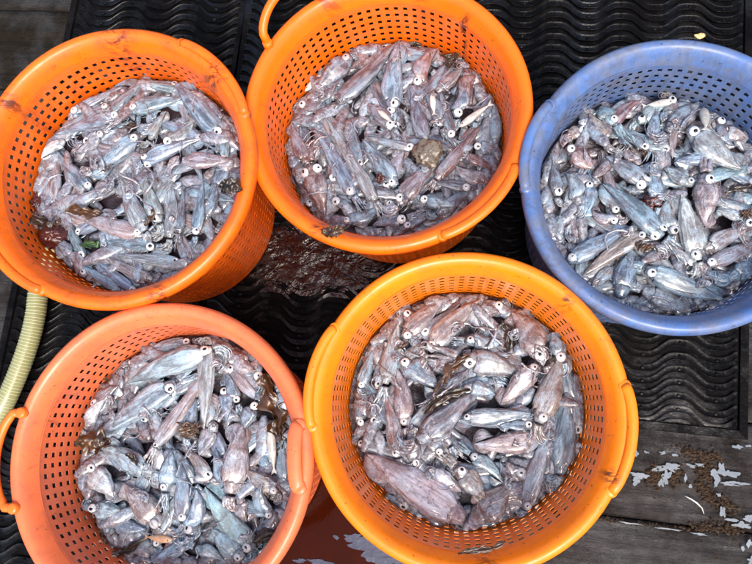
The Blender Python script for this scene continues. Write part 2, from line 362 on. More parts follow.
# moss crumbs
V = []; F = []
def crumbs(P, n, spread, size):
    for _ in range(n):
        q = random.random() * (len(P) - 1); i = int(q); t = q - i
        x = P[i][0] * (1 - t) + P[i + 1][0] * t + random.gauss(0, spread); y = P[i][1] * (1 - t) + P[i + 1][1] * t + random.gauss(0, spread)
        c = at(x, y, -.012); s = size * random.choice((.4, .6, .8, 1.1, 1.9)); b = len(V)
        for d in ((1, 0, 0), (0, 1, 0), (-1, 0, 0), (0, -1, 0), (0, 0, 1)):
            V.append((c[0] + s * d[0] * random.uniform(.5, 1.5), c[1] + s * d[1] * random.uniform(.5, 1.5), -.0125 + s * d[2] * random.uniform(.5, 1.2) + .001))
        F.extend([(b, b + 1, b + 4), (b + 1, b + 2, b + 4), (b + 2, b + 3, b + 4), (b + 3, b, b + 4)])
crumbs([(700, 455), (708, 468), (704, 475)], 260, 4.5, .0022); crumbs([(655, 470), (652, 482)], 220, 3.5, .0022)
crumbs([(676, 468), (673, 484)], 120, 3, .002); crumbs([(698, 485), (712, 498), (735, 510)], 260, 3.6, .0022); crumbs([(680, 450), (720, 458)], 160, 3, .002)
crumbs([(690, 526), (740, 530)], 220, 2.6, .002); crumbs([(690, 450), (745, 545)], 120, 22, .0016); crumbs([(600, 520), (690, 528)], 120, 2, .0016)
tag(link('moss', mesh('moss', V, F, M_MOSS, False)), 'brown green moss crumbs on the wet planks', kind='stuff')
# pale worm-like scrap, foam crumb
V = []; F = []; P = [at(x, y, -.007) for x, y in ((685, 496), (691, 499), (697, 503), (702, 508), (704, 514))]
tube(V, F, P, [.0008, .0015, .0017, .0013, .0006], 8)
tag(link('tentacle_scrap', mesh('tentacle_scrap', V, F, M_FISH)), 'thin pale curved scrap lying on the wet plank', 'scrap')
def lump(name, c, s, mat, seed, amp=.5, n=24, rot=0):
    n = max(n, 24); V = []; F = []
    for i in range(n + 1):
        th = PI * i / n
        for k in range(2 * n):
            a = 2 * PI * k / (2 * n); d = np.array([math.sin(th) * math.cos(a), math.sin(th) * math.sin(a), math.cos(th)])
            r = max(.35, 1 + amp * .8 * fbm(d[0] * 1.3 + seed, d[1] * 1.3, d[2] * 1.3 + seed, 2) + amp * .5 * fbm(d[0] * 5 + seed, d[1] * 5, d[2] * 5, 3))
            V.append(d * r * np.array(s))
    grid_faces(F, 0, n + 1, 2 * n, True)
    return link(name, mesh(name, V, F, mat), None, tuple(c), (0, 0, rot))
# ------------------------------------------------------------------ hose
V = []; F = []; hp = [(60, 235), (50, 262), (39, 290), (36, 312), (31, 335), (23, 360), (13, 385), (2, 408), (-14, 432), (-34, 458)]
def smooth_path(P, n):
    P = [np.array(p, float) for p in P]; out = []
    for i in range(len(P) - 1):
        p0, p1, p2, p3 = P[max(i - 1, 0)], P[i], P[i + 1], P[min(i + 2, len(P) - 1)]
        for k in range(n):
            t = k / n; out.append(.5 * ((2 * p1) + (-p0 + p2) * t + (2 * p0 - 5 * p1 + 4 * p2 - p3) * t * t + (-p0 + 3 * p1 - 3 * p2 + p3) * t ** 3))
    out.append(P[-1]); return out
HR = .0215
HP = smooth_path([at(x, y, HR) for x, y in hp], 24)
hose = tag(empty('hose', tuple(HP[0])), 'pale yellow ribbed hose coming out from under the top left orange basket', 'hose')
off = HP[0]; tube(V, F, [p - off for p in HP], HR - .0012, 20); link('hose_wall', mesh('hose_wall', V, F, M_HOSE), hose)
V = []; F = []
dist = 0; prev = HP[0]; nxt = 0
for i, p in enumerate(HP):
    dist += np.linalg.norm(p - prev); prev = p
    if dist >= nxt and 0 < i < len(HP) - 1:
        nxt += .0068; t = HP[i + 1] - HP[i - 1]; t /= np.linalg.norm(t); b = len(V)
        s = np.cross(t, [0, 0, 1]); s /= np.linalg.norm(s); u = np.cross(s, t)
        for (r, o) in ((HR - .0014, -.0011), (HR - .0007, -.0005), (HR - .0007, .0005), (HR - .0014, .0011)):
            for k in range(20):
                a = 2 * PI * k / 20; V.append(p - off + t * o + (s * math.cos(a) + u * math.sin(a)) * r)
        grid_faces(F, b, 4, 20, True)
tag(link('hose_rib', mesh('hose_rib', V, F, M_HOSER), hose), kind='stuff')

# ------------------------------------------------------------------ baskets
NC, ROWS, ROWP, ZH = 80, 15, .0185, .044
def wall_meshes(mat, sc, ROWP=.0185, ROWS=15, HW=.45):
    # perforated wall; z measured down from the rim top
    ring = []; ring_open = []
    rin = lambda z: (.2075 - .052 * (z - .030)) * sc
    zs = [-.028]; zk = []
    z = ZH
    zs.append(-z); zk.append(0)
    for r in range(ROWS):
        zs.append(-(z + ROWP * HW)); zk.append(1); z += ROWP; zs.append(-z); zk.append(0)
    zs.append(-.328); zk.append(0)                 # solid foot band
    ac = []; 
    for c in range(NC):
        ac.append((c) * 2 * PI / NC); ac.append((c + HW) * 2 * PI / NC)
    na = len(ac); nz = len(zs); V = []; F = []; TH = .0009 * sc
    for layer in (0, 1):
        for zz in zs:
            r = rin(-zz) + (TH if layer else 0)
            for a in ac: V.append((r * math.cos(a), r * math.sin(a), zz))
    idx = lambda l, i, k: l * na * nz + i * na + k % na
    solid = lambda i, k: 0 <= i < nz - 1 and not (zk[i] == 1 and k % 2 == 0)
    for i in range(nz - 1):
        for k in range(na):
            if not solid(i, k): continue
            F.append((idx(0, i, k), idx(0, i, k + 1), idx(0, i + 1, k + 1), idx(0, i + 1, k)))
            F.append((idx(1, i, k), idx(1, i + 1, k), idx(1, i + 1, k + 1), idx(1, i, k + 1)))
            if i + 1 == nz - 1 or not solid(i + 1, k): F.append((idx(0, i + 1, k), idx(0, i + 1, k + 1), idx(1, i + 1, k + 1), idx(1, i + 1, k)))
            if i > 0 and not solid(i - 1, k): F.append((idx(0, i, k), idx(1, i, k), idx(1, i, k + 1), idx(0, i, k + 1)))
            if not solid(i, k + 1): F.append((idx(0, i, k + 1), idx(1, i, k + 1), idx(1, i + 1, k + 1), idx(0, i + 1, k + 1)))
            if not solid(i, (k - 1) % na): F.append((idx(0, i, k), idx(0, i + 1, k), idx(1, i + 1, k), idx(1, i, k)))
    wall = mesh('basket_wall', V, F, mat, False)
    # rim lathe: outer underside -> outer roll -> flat lip -> slope to wall
    pf = [(.2118, -.034), (.2145, -.0275), (.2215, -.0180), (.2300, -.0125), (.2345, -.0165), (.2345, -.0262), (.2375, -.0275), (.2392, -.0240), (.2400, -.014), (.2388, -.0065), (.2350, -.0018), (.2300, 0), (.2250, -.0008), (.2205, -.0040), (.2165, -.0095), (.2130, -.0165), (.2095, -.0240), (.2068, -.0315)]
    V = []; F = []; n = 160
    for (r, z) in pf:
        for k in range(n):
            a = 2 * PI * k / n; w = 1 + .0012 * math.sin(3 * a + 1) + .0008 * math.sin(7 * a)
            V.append((r * sc * w * math.cos(a), r * sc * w * math.sin(a), z))
    grid_faces(F, 0, len(pf), n, True); rim = mesh('basket_rim', V, F, mat)
    rb = rin(.322) ; V = []; F = []
    for (r, z) in ((.001, 0), (rb - .0005, 0), (rb - .0005, -.004), (.001, -.004)):
        for k in range(64):
            a = 2 * PI * k / 64; V.append((r * math.cos(a), r * math.sin(a), z))
    grid_faces(F, 0, 4, 64, True); base = mesh('basket_base', V, F, mat)
    return wall, rim, base
def handle(root, sc, mat, ang, half, mode, h):
    """folded: lies on the rim; out: swung outwards; up: stands above the rim; flap: lies on the inner slope"""
    g = empty('handle'); col.objects.unlink(g); bpy.data.objects.remove(g)
    V = []; F = []; n = 28; P = []
    for i in range(n + 1):
        t = -1 + 2 * i / n; a = ang + half * t; s = math.sin(PI * (i / n)) ** (.28 if mode == 'out' else .45)
        if mode == 'folded': r, z = .2325 * sc + .0060 * s, -.0035 + .0045 * s
        elif mode == 'flap': r, z = .2265 * sc - .0125 * s, .002 + .0045 * s - .003 * (1 - s) - .003 * s
        elif mode == 'out': r, z = .232 * sc + .030 * s, .001 - .004 * s; a = ang + half * t * (1 + .05 * (s < .6))
        else: r, z = .234 * sc + .024 * s, .002 + .038 * s
        P.append((r * math.cos(a), r * math.sin(a), z + h))
    rad = .0085 if mode in ('folded',) else (.0070 if mode == 'out' else .0075)
    sq = (1.5, .75) if mode == 'flap' else ((1.0, .9) if mode != 'folded' else (.95, .8))
    tube(V, F, P, rad, 12, sq)
    hd = link('handle', mesh('handle', V, F, mat), root)
    for p in (P[0], P[-1]):
        V = []; F = []; c = np.array(p); a = math.atan2(p[1], p[0])
        hz_ = .004 if mode in ('folded', 'flap') else .0075; rz_ = .0092 if mode in ('folded', 'flap') else .0085
        tube(V, F, [c + np.array((0, 0, -.008)), c + np.array((0, 0, hz_ - .002)), c + np.array((0, 0, hz_ - .0005)), c + np.array((0, 0, hz_))], [rz_ * 1.15, rz_, rz_ * .8, rz_ * .3], 18)
        link('pivot', mesh('pivot', V, F, mat), hd)
# rim centre, tilt, outer radius / .24, material
BK = {
 1: (np.array([-.5539, .36178, .02471]), (.03452, -.02905), 1.0, M_OR1, 'top left orange basket'),
 2: (np.array([-.10954, .45693, -.00457]), (-.01341, .00648), 1.0, M_OR2, 'top middle orange basket'),
 3: (np.array([.34269, .32534, -.00099]), (.01968, -.01082), .9765, M_BLU, 'blue basket'),
 4: (np.array([-.45102, -.10788, .00743]), (-.01935, .01954), 1.022, M_SAL, 'salmon basket'),
 5: (np.array([.02169, -.02249, .0034]), (.01223, -.00669), 1.0, M_OR5, 'yellow orange basket')}
LBL = {1: 'scuffed orange perforated basket at top left, heaped with grey squid, leaf stuck on its rim',
       2: 'bright orange perforated basket at top middle with one handle swung up, full of squid',
       3: 'dirty blue perforated plastic basket full of squid at the right',
       4: 'faded salmon pink perforated basket at lower left with orange outer handle, full of squid',
       5: 'yellowish orange perforated basket at bottom middle with two folded handles, full of squid'}
HAND = {1: [((222, 68), 21, 'folded', None), ((2, 262), 20, 'folded', None)], 2: [((485, 206), 20, 'folded', None), ((303, 12), 20, 'up', None)],
        3: [((536, 146), 18, 'folded', None), ((800, 260), 18, 'folded', None)], 4: [((303, 456), 11.5, 'flap', None), ((6, 460), 17, 'out', M_HND)],
        5: [((311, 374), 19, 'folded', None), ((629, 440), 19, 'folded', None)]}
FR = {}
for k, (rc, (ta, tb), sc, mat, nm) in BK.items():
    n = np.array([ta, tb, 1.]); n /= np.linalg.norm(n)
    rim_c = rc + np.array([0, 0, HRIM])
    low = rim_c[2] - .33 * n[2] - .205 * math.hypot(ta, tb) * sc       # would-be lowest point of the foot
    h = .33 + low / n[2]
    root = tag(empty('plastic_basket'), LBL[k], 'basket', 'baskets of squid'); bc = rim_c - n * h
    q = Vector((0, 0, 1)).rotation_difference(Vector(n)); root.rotation_mode = 'QUATERNION'; root.rotation_quaternion = q
    root.location = tuple(bc)
    w, r, b = wall_meshes(mat, sc, *((.0215, 13, .5) if k == 5 else ()))
    zs = (h - .028) / (.328 - .028 + .001)
    link('wall', w, root, (0, 0, h - .028 + .028 * zs), None, (1, 1, zs))
    link('rim', r, root, (0, 0, h)); link('base', b, root, (0, 0, .006))
    for (px, half, mode, hm) in HAND[k]:
        c = at(px[0], px[1], rim_c[2]) - rim_c; lc = np.array(Matrix(q.to_matrix()).transposed() @ Vector(c))
        handle(root, sc, hm or mat, math.atan2(lc[1], lc[0]), R_(half), mode, h)
    FR[k] = (rim_c, n, sc)

# ------------------------------------------------------------------ squid parts (shared mesh data, length 1 along +x)
def mantle_mesh(seed, bend, fat):
    V = []; F = []; nx, na = 40, 32
    for i in range(nx + 1):
        t = i / nx
        r = .5 * (math.sin(PI * min(1, t / (1.16 - .1 * fat)) * .60) ** (1.02 - .2 * fat)) if t > 0 else .012
        r *= 1 - .20 * max(0, (t - .78) / .22) ** 2
        r *= 1 + .05 * fbm(t * 2.2, seed, 0, 3)
        cy = bend * 4 * (t - t * t) * .9 + .05 * fbm(t * 2.5, seed, 17, 2); cz = .06 * fbm(t * 2.2, seed, 7, 2)
        tw = .5 * fbm(t * 1.5, seed, 31, 2)
        for k in range(na):
            a = 2 * PI * k / na + tw; ca, sa = math.cos(a), math.sin(a)
            fold = 1 - abs(fbm(t * .9 + seed, ca * 2.4, sa * 2.4 + seed, 3)) * 2.2
            wr = 1 + .08 * fbm(t * 1.6, ca * 1.0 + seed, sa * 1.0, 3) + .10 * (fold - .55)
            tt = t + (.05 * fbm(ca * 2, sa * 2, seed, 3) if t > .9 else 0)
            # soft flattened body with a keel along the sides
            wy = abs(ca) ** .85 * (1 if ca > 0 else -1); z = sa if sa > 0 else sa * .7
            V.append((tt, cy + r * wr * wy, cz + r * wr * z * (1 - .18 * (1 - abs(ca)))))
    grid_faces(F, 0, nx + 1, na, True); F.append(tuple(range(na))[::-1])
    b = len(V); V.append((.88, 0, 0)); e = nx * na
    for k in range(na): F.append((e + k, e + (k + 1) % na, b))
    return mesh('mantle', V, F, M_SKIN)
def fin_mesh(seed, side):
    V = []; F = []; nu, nv = 12, 6
    for i in range(nu + 1):
        u = i / nu; x = .01 + .42 * u; wd = .50 * math.sin(PI * u ** .8) ** .75
        rb = .46 * math.sin(PI * min(1, x / 1.15) * .58) ** .7
        for k in range(nv + 1):
            v_ = k / nv; y = side * (rb * .82 + wd * v_); z = -.10 - .32 * v_ ** 1.4 + .09 * math.sin(7 * u + seed) * v_
            V.append((x - .03 * v_, y, z))
    grid_faces(F, 0, nu + 1, nv + 1)
    n0 = len(V); V += [(x, y, z - .035) for (x, y, z) in V]; F += [tuple(reversed([q + n0 for q in f])) for f in F]
    return mesh('fin', V, F, M_SKIN)
def head_mesh(seed):
    V = []; F = []; nx, na = 10, 16
    for i in range(nx + 1):
        t = i / nx; r = [.30, .34, .40, .46, .49, .48, .44, .39, .34, .30, .26][i]
        for k in range(na):
            a = 2 * PI * k / na; wr = 1 + .12 * fbm(t * 2.4, math.cos(a) + seed, math.sin(a), 3)
            V.append((-.35 + 1.15 * t, r * 1.12 * wr * math.cos(a), r * wr * math.sin(a) * .85))
    grid_faces(F, 0, nx + 1, na, True); F.append(tuple(range(na))[::-1]); F.append(tuple(nx * na + k for k in range(na)))
    return mesh('head', V, F, M_SKIN)
def arms_mesh(seed, curl, spread=.75, length=1.75):
    rg = random.Random(seed); V = []; F = []
    for j in range(10):
        th = 2 * PI * j / 8 + rg.uniform(-.3, .3); L = length * rg.uniform(.6, 1.1) * (1.35 if j >= 8 else 1); n = 14
        p = np.array([.62, .19 * math.cos(th), .14 * math.sin(th)]); ang = math.cos(th) * .22 * spread + rg.uniform(-.1, .1); P = [p]
        cu = curl * .75 + rg.uniform(-.5, .5) * spread; zz = 0
        for i in range(n):
            t = (i + 1) / n; ang += cu * (.3 + 1.6 * t) / n * 1.25 + .10 * math.sin(i * 1.3 + j) * spread
            step = L / n; p = p + np.array([math.cos(ang), math.sin(ang), 0]) * step; p[2] = p[2] * .93 - .012 + .03 * math.sin(i + j * 2.1)
            P.append(p.copy())
        r0 = .19 if j < 8 else .06
        tube(V, F, P, [r0 * (1 - .86 * (i / n) ** .8) + .006 + (.028 if j >= 8 and i >= n - 3 else 0) for i in range(n + 1)], 7)
    return mesh('arms', V, F, M_ARM)
MANT = [mantle_mesh(s * 3.7 + 1, b, f) for s, (b, f) in enumerate([(0, 0), (.10, .6), (-.12, .2), (.25, .9), (-.25, .5), (.05, 1.), (0, .4), (.4, .1), (-.4, .8), (-.05, .9)])]
FINS = [[fin_mesh(s * 2.1, sd) for sd in (-1, 1)] for s in range(3)]
HEADS = [head_mesh(s * 5.3) for s in range(4)]
ARMS = {0: [arms_mesh(s, 0) for s in range(4)], 1: [arms_mesh(s + 10, 2.2) for s in range(4)], -1: [arms_mesh(s + 20, -2.2) for s in range(4)],
        2: [arms_mesh(s + 30, 4.2, .8, 1.9) for s in range(3)], -2: [arms_mesh(s + 40, -4.2, .8, 1.9) for s in range(3)]}
def ball(n, m_, mat, nm, flat=1):
    V = []; F = []
    for i in range(n + 1):
        th = PI * i / n
        for k in range(m_): V.append((math.sin(th) * math.cos(2 * PI * k / m_), math.sin(th) * math.sin(2 * PI * k / m_), math.cos(th) * flat))
    grid_faces(F, 0, n + 1, m_, True); return mesh(nm, V, F, mat)
EYE = ball(10, 20, M_EYE, 'eye', .42); PUPIL = ball(6, 14, M_PUP, 'pupil', .45)

TONE = {'b': (.19, .30, .41), 'g': (.33, .36, .38), 'p': (.38, .28, .29), 'q': (.66, .50, .49), 'r': (.26, .10, .085), 't': (.30, .48, .56), 'd': (.12, .11, .15), 'w': (.66, .66, .70), 'n': (.36, .27, .21)}
DIRN = ['right', 'upper right', 'up', 'upper left', 'left', 'lower left', 'down', 'lower right']
DEPTH = {1: .080, 2: .112, 3: .092, 4: .104, 5: .128}
# every entry: tail tip x, y, head x, y, width (photograph pixels), tone, eyes in view
SQ = {
1: [(45,120,105,107,8,'b',0),(70,100,90,88,9,'d',0),(112,80,131,75,8,'d',1),(140,76,172,82,8,'g',0),(142,84,175,90,9,'t',0),(80,130,112,126,13,'b',0),(118,128,88,141,13,'b',0),
    (75,152,100,134,12,'g',0),(232,130,224,158,10,'t',0),(45,156,31,168,12,'g',1),(35,183,45,226,15,'p',0),(62,252,72,269,15,'p',1),(75,262,95,287,10,'b',0),(95,260,112,288,10,'b',0),
    (119,255,176,262,13,'g',0),(102,255,149,279,14,'p',0),(160,266,190,262,11,'g',0),(215,183,206,216,12,'b',0),(203,181,196,231,13,'b',1),(183,188,179,230,12,'d',0),(173,188,170,234,13,'g',0),
    (108,186,72,208,14,'g',0),(100,240,151,246,13,'b',1),(58,157,50,204,14,'p',0),(28,151,62,142,11,'w',0),(41,127,115,115,15,'b',1),(122,86,74,110,12,'b',0),(143,79,107,114,14,'b',0),
    (184,97,135,109,18,'b',0),(195,116,168,141,14,'g',1),(166,111,151,137,11,'g',0),(66,212,138,234,19,'p',0),(120,178,142,226,20,'g',0),(146,177,158,218,16,'g',1),
    (160,178,210,153,14,'b',0),(233,160,187,160,17,'p',0),(203,138,147,161,15,'b',2),(91,176,134,138,18,'b',1),(168,75,220,131,22,'b',1)],
2: [(378,44,392,76,14,'d',0),(366,65,357,47,12,'r',1),(340,76,322,98,14,'d',0),(494,95,503,140,12,'b',0),(491,82,478,118,13,'b',0),(500,150,478,146,12,'b',0),(497,168,467,156,11,'r',0),
    (472,104,468,66,16,'r',0),(464,62,439,89,13,'p',0),(286,166,299,192,11,'d',1),(289,118,320,121,14,'b',0),(330,109,303,103,15,'d',1),(352,118,359,164,14,'d',0),(365,216,337,201,11,'d',1),
    (372,227,401,219,14,'d',1),(440,212,408,226,10,'d',0),(472,189,440,212,12,'b',0),(455,206,425,199,13,'b',1),(430,181,466,187,11,'d',0),(455,165,490,182,15,'p',0),
    (383,200,348,221,14,'b',1),(405,144,388,184,15,'p',0),(362,139,393,182,18,'b',0),(366,137,410,148,9,'d',0),(368,103,389,126,17,'d',1),(291,122,307,160,15,'r',0),
    (397,42,341,99,19,'d',0),(410,84,424,138,17,'d',0),(424,92,440,123,14,'d',1),(440,90,452,134,11,'d',0),(458,84,457,113,15,'b',1),(399,40,393,104,21,'b',1),(438,38,417,81,16,'r',0),
    (435,160,402,199,20,'p',0),(480,127,439,176,14,'r',0),(315,131,351,191,16,'b',0),(324,115,373,197,14,'g',0),(325,216,312,172,24,'r',2),(316,90,345,54,20,'d',1)],
3: [(566,139,582,130,13,'p',0),(752,136,724,131,13,'p',0),(736,146,720,122,12,'d',0),(553,160,557,192,13,'d',1),(560,215,557,236,10,'g',1),(566,243,578,252,9,'g',0),(592,284,613,269,10,'p',0),
    (668,106,642,120,14,'t',1),(656,109,653,140,13,'b',0),(627,145,638,162,11,'p',0),(620,136,645,146,10,'d',0),(640,240,673,245,9,'r',0),(655,247,690,263,12,'d',0),(668,198,672,230,14,'g',1),
    (740,188,758,202,13,'t',0),(717,210,740,217,10,'w',0),(770,195,748,222,14,'p',0),(752,288,724,306,14,'d',0),(700,267,737,277,13,'b',0),(762,260,735,276,15,'t',0),(765,236,712,263,14,'p',0),
    (755,226,709,247,15,'p',0),(577,240,572,216,9,'p',1),(585,216,590,186,13,'b',1),(566,173,578,200,15,'g',0),(592,209,614,220,11,'p',1),(644,99,615,123,12,'r',0),(609,87,612,120,18,'t',0),
    (586,109,604,140,16,'n',0),(691,104,671,128,17,'d',0),(748,166,706,179,14,'t',1),(676,161,719,157,15,'b',0),(595,169,572,149,19,'r',1),(664,169,689,182,16,'g',0),(652,161,658,200,16,'b',0),
    (605,156,643,182,18,'g',2),(741,169,695,132,24,'g',1),(705,226,706,181,23,'p',1),(681,194,696,254,21,'w',1),(631,247,622,291,22,'b',0),(582,276,640,235,15,'n',1),(630,226,573,259,18,'b',0),
    (711,310,649,292,20,'w',0),(742,297,652,272,20,'b',1),(603,184,658,232,20,'b',2)],
4: [(137,352,183,342,13,'d',1),(160,353,126,362,11,'d',1),(236,345,258,376,13,'b',0),(218,373,222,351,12,'d',0),(255,371,234,359,16,'p',1),(107,411,112,372,14,'d',0),(80,430,101,441,13,'p',0),
    (118,386,95,404,14,'d',1),(106,399,88,426,13,'w',0),(196,399,188,432,13,'b',0),(215,448,222,482,13,'b',0),(282,440,283,480,11,'t',0),(260,443,266,468,10,'b',0),(240,486,266,496,10,'n',0),
    (243,469,273,491,15,'n',0),(247,522,240,500,14,'p',0),(262,484,268,514,14,'b',1),(225,561,199,549,12,'t',0),(150,562,186,541,14,'b',0),(105,561,141,548,10,'g',0),(110,552,126,530,9,'n',0),
    (145,529,114,522,15,'b',0),(125,512,94,509,16,'t',0),(115,496,92,469,20,'w',0),(148,481,158,445,14,'d',1),(182,444,208,475,11,'n',1),(180,460,182,516,16,'b',0),(196,490,191,528,16,'b',1),
    (99,447,147,471,21,'t',0),(171,450,166,486,16,'b',1),(199,456,213,427,16,'g',1),(226,421,224,392,14,'b',1),(241,431,254,406,14,'b',1),(228,372,236,399,12,'b',1),(206,371,159,441,15,'p',0),(204,431,208,351,16,'g',1),
    (242,424,231,486,23,'p',0),(205,487,249,545,22,'t',0),(212,529,241,559,18,'t',1),(123,483,157,521,23,'p',0),(95,438,170,387,23,'t',1),(127,383,206,353,24,'t',0)],
5: [(525,311,551,336,12,'b',0),(358,402,360,422,11,'d',1),(372,394,374,420,12,'d',1),(373,350,361,384,11,'b',1),(386,346,378,384,12,'b',1),(460,304,425,331,11,'d',0),(482,326,500,305,16,'d',1),
    (590,462,575,440,8,'p',0),(556,500,556,455,8,'p',0),(385,497,401,511,10,'b',0),(455,531,500,523,9,'b',0),(500,425,528,425,11,'b',0),(430,404,448,441,14,'d',0),(412,424,415,462,14,'d',1),
    (385,394,397,452,15,'p',1),(421,428,440,450,14,'d',1),(500,462,520,473,14,'d',1),(495,395,468,388,14,'b',0),(426,345,404,360,14,'g',1),(512,355,475,352,10,'d',0),(502,340,471,341,16,'b',0),
    (463,378,433,362,16,'p',0),(441,391,405,364,20,'b',0),(397,367,405,420,17,'p',1),(462,491,430,472,18,'w',0),(503,483,474,457,12,'t',0),(555,332,571,400,16,'b',0),(577,374,586,431,13,'d',1),
    (560,327,562,356,14,'b',0),(443,299,407,334,18,'p',0),(398,322,386,379,16,'g',0),(468,369,437,396,14,'d',0),(512,312,541,354,26,'n',0),(480,300,433,346,21,'p',0),(567,400,567,472,20,'b',0),
    (512,485,479,526,26,'n',0),(474,392,424,436,22,'d',0),(522,371,470,361,25,'g',1),(500,405,534,369,18,'p',1),(562,354,541,416,21,'n',0),(531,413,468,418,15,'b',0),(474,444,531,438,20,'p',0),
    (485,499,461,472,19,'n',1),(550,430,531,511,18,'g',0),(367,455,456,521,31,'q',0)]}
RIN = lambda d, sc: (.2055 - .052 * (d - .044)) * sc
def solve(px, py, zrel, k):
    rc, n, sc = FR[k]; return at(px, py, rc[2] + zrel)
count = 0; used = {}
GRP = {k: 'squid heaped in the ' + BK[k][4] for k in BK}
class HM:
    def __init__(s, k):
        s.k = k; s.rc, s.n, s.sc = FR[k]; s.N = 110; s.c = .0042; s.g = np.full((s.N, s.N), 0.)
        z0 = s.rc[2] - DEPTH[k] - .020
        ii, jj = np.meshgrid(np.arange(s.N), np.arange(s.N), indexing='ij'); s.x = s.rc[0] + (ii - s.N / 2) * s.c; s.y = s.rc[1] + (jj - s.N / 2) * s.c
        rr = np.hypot(s.x - s.rc[0], s.y - s.rc[1])
        s.g[:] = z0 - .012 * (rr / .2) ** 2 + .012 * np.array([[fbm(a * 12, b * 12, k) for a, b in zip(r1, r2)] for r1, r2 in zip(s.x, s.y)])
    def under(s, A, B, hw):
        d = B - A; L = np.hypot(*d[:2]); u = d[:2] / L; px = s.x - A[0]; py = s.y - A[1]
        t = (px * u[0] + py * u[1]) / L; v = -px * u[1] + py * u[0]
        return t, v, (t > -.02) & (t < 1.05) & (abs(v) < hw)
def make_squid(k, hm, tx, ty, hx, hy, wpx, tone, eyes, buried=False):
    global count
    rc, n, sc = FR[k]; lx, ly = (tx, ty), (hx, hy)
    zrel = -DEPTH[k]
    for it in range(3):
        za = zrel if it == 0 else A[2] - rc[2]; zb = zrel if it == 0 else B[2] - rc[2]
        A = at(tx, ty, rc[2] + za); B = at(hx, hy, rc[2] + zb)
        if it == 0: W = wpx / FPX * (CAMZ - A[2]) * 1.18
        # keep both ends inside the wall
        for P in (A, B):
            for _ in range(12):
                rl = RIN(rc[2] - P[2], sc) - (W * .42 if P is B else W * .12) - .004
                v = P[:2] - rc[:2] - n[:2] * (P[2] - rc[2]); r = np.linalg.norm(v)
                if r <= rl: break
                if P[2] < rc[2] + zrel + .045 and not buried:
                    Q = at(tx if P is A else hx, ty if P is A else hy, P[2] + .006)
                    if np.linalg.norm(Q[:2] - rc[:2]) < r: P[:] = Q; continue
                P[:2] = rc[:2] + n[:2] * (P[2] - rc[2]) + v / r * rl; break
        th = W * .36
        t, v, mk = hm.under(A, B, W * .42)
        if mk.sum() < 4: break
        gt, gz = t[mk], hm.g[mk]; lo = gz[gt < .5].mean() if (gt < .5).any() else gz.mean(); hi = gz[gt >= .5].mean() if (gt >= .5).any() else gz.mean()
        top = rc[2] + zrel + .03
        sink = .45 if not buried else 0.
        A2, B2 = A.copy(), B.copy()
        A2[2] = max(A[2] if (A[2] > rc[2] + zrel + .004 and it > 0 and lift_a) else -9, min(lo + th * sink, top)) if it > 0 or True else A[2]
        B2[2] = max(B[2] if (B[2] > rc[2] + zrel + .004 and it > 0 and lift_b) else -9, min(hi + th * sink, top))
        lift_a = A[2] > rc[2] + zrel + .003 and it == 0; lift_b = B[2] > rc[2] + zrel + .003 and it == 0
        if lift_a: A2[2] = A[2]
        if lift_b: B2[2] = B[2]
        A, B = A2, B2
    if np.linalg.norm(B - A) < W * .9: B = A + (B - A) * (W * .9 / np.linalg.norm(B - A))
    # raise the height map where the body lies
    t, v, mk = hm.under(A, B, W * .5)
    surf = A[2] + (B[2] - A[2]) * t + th * np.sqrt(np.clip(1 - (v / (W * .5)) ** 2, 0, 1)) * .9
    hm.g = np.where(mk, np.maximum(hm.g, np.minimum(surf, rc[2] + zrel + .032)), hm.g)
    d = Vector(B - A); L = d.length; q = d.to_track_quat('X', 'Z')
    rg = random.Random(count * 17 + 5)
    root = empty('squid'); root.rotation_mode = 'QUATERNION'
    q = q @ Matrix.Rotation(rg.uniform(-.35, .35), 3, 'X').to_quaternion(); root.rotation_quaternion = q; root.location = tuple(A)
    Lm = L - W * .25; base = TONE[tone]; j = rg.uniform(.85, 1.2)
    colr = tuple(min(1, max(.01, c * j * rg.uniform(.93, 1.07))) for c in base) + (1,)
    def part(nm, me, par, loc, scl, rot=(0, 0, 0)):
        o = link(nm, me, par, loc, rot, scl); o.color = colr; return o
    mi = rg.choice([0, 1, 2, 5, 6, 9]) if L > .075 or wpx > 16 else rg.randrange(10)
    part('mantle', MANT[mi], root, (0, 0, 0), (Lm * 1.04, W, W * rg.uniform(.52, .68)))
    fi = rg.randrange(3)
    if not buried or count % 2:
        for sdi in (0, 1):
            part('fin', FINS[fi][sdi], root, (0, 0, -.0), (Lm, W * rg.uniform(.55, .9), W * .62))
    HS = W * .62
    part('head', HEADS[rg.randrange(4)], root, (Lm + W * .04, 0, -.05 * W), (HS * .95, HS * .98, HS * .85))
    # arms curl towards the middle of the basket when the head is close to the wall
    fwd = np.array([d[0], d[1]]) / math.hypot(d[0], d[1]); rad = (B[:2] - rc[:2]); rem = RIN(rc[2] - B[2], sc) - np.linalg.norm(rad + fwd * W * 1.7)
    side = 1 if (fwd[0] * -rad[1] - fwd[1] * -rad[0]) > 0 else -1
    cur = (2 * side if rem < .012 else (side if rem < .04 else rg.choice([0, 0, 1, -1])))
    AS = HS * (1.0 if rem > 0 else .8) * rg.uniform(.9, 1.15); arms = rg.choice(ARMS[cur])
    part('arms', arms, root, (Lm + W * .26, 0, -.04 * W), (AS, AS, AS * .8), (0, 0, 0))
    er = min(max(4.5 / FPX * (CAMZ - B[2]) * rg.uniform(.68, 1.08), .3 * HS), .42 * W if W > .018 else .0065)
    spots = []
    if eyes >= 1: spots.append((rg.choice((-1, 1)), .95))
    if eyes == 2: spots = [(-1, .75), (1, .75)]
    if eyes == 0 and rg.random() < .4: spots = [(rg.choice((-1, 1)), .95)]
    qi = q.inverted(); upl = qi @ Vector((0, 0, 1))
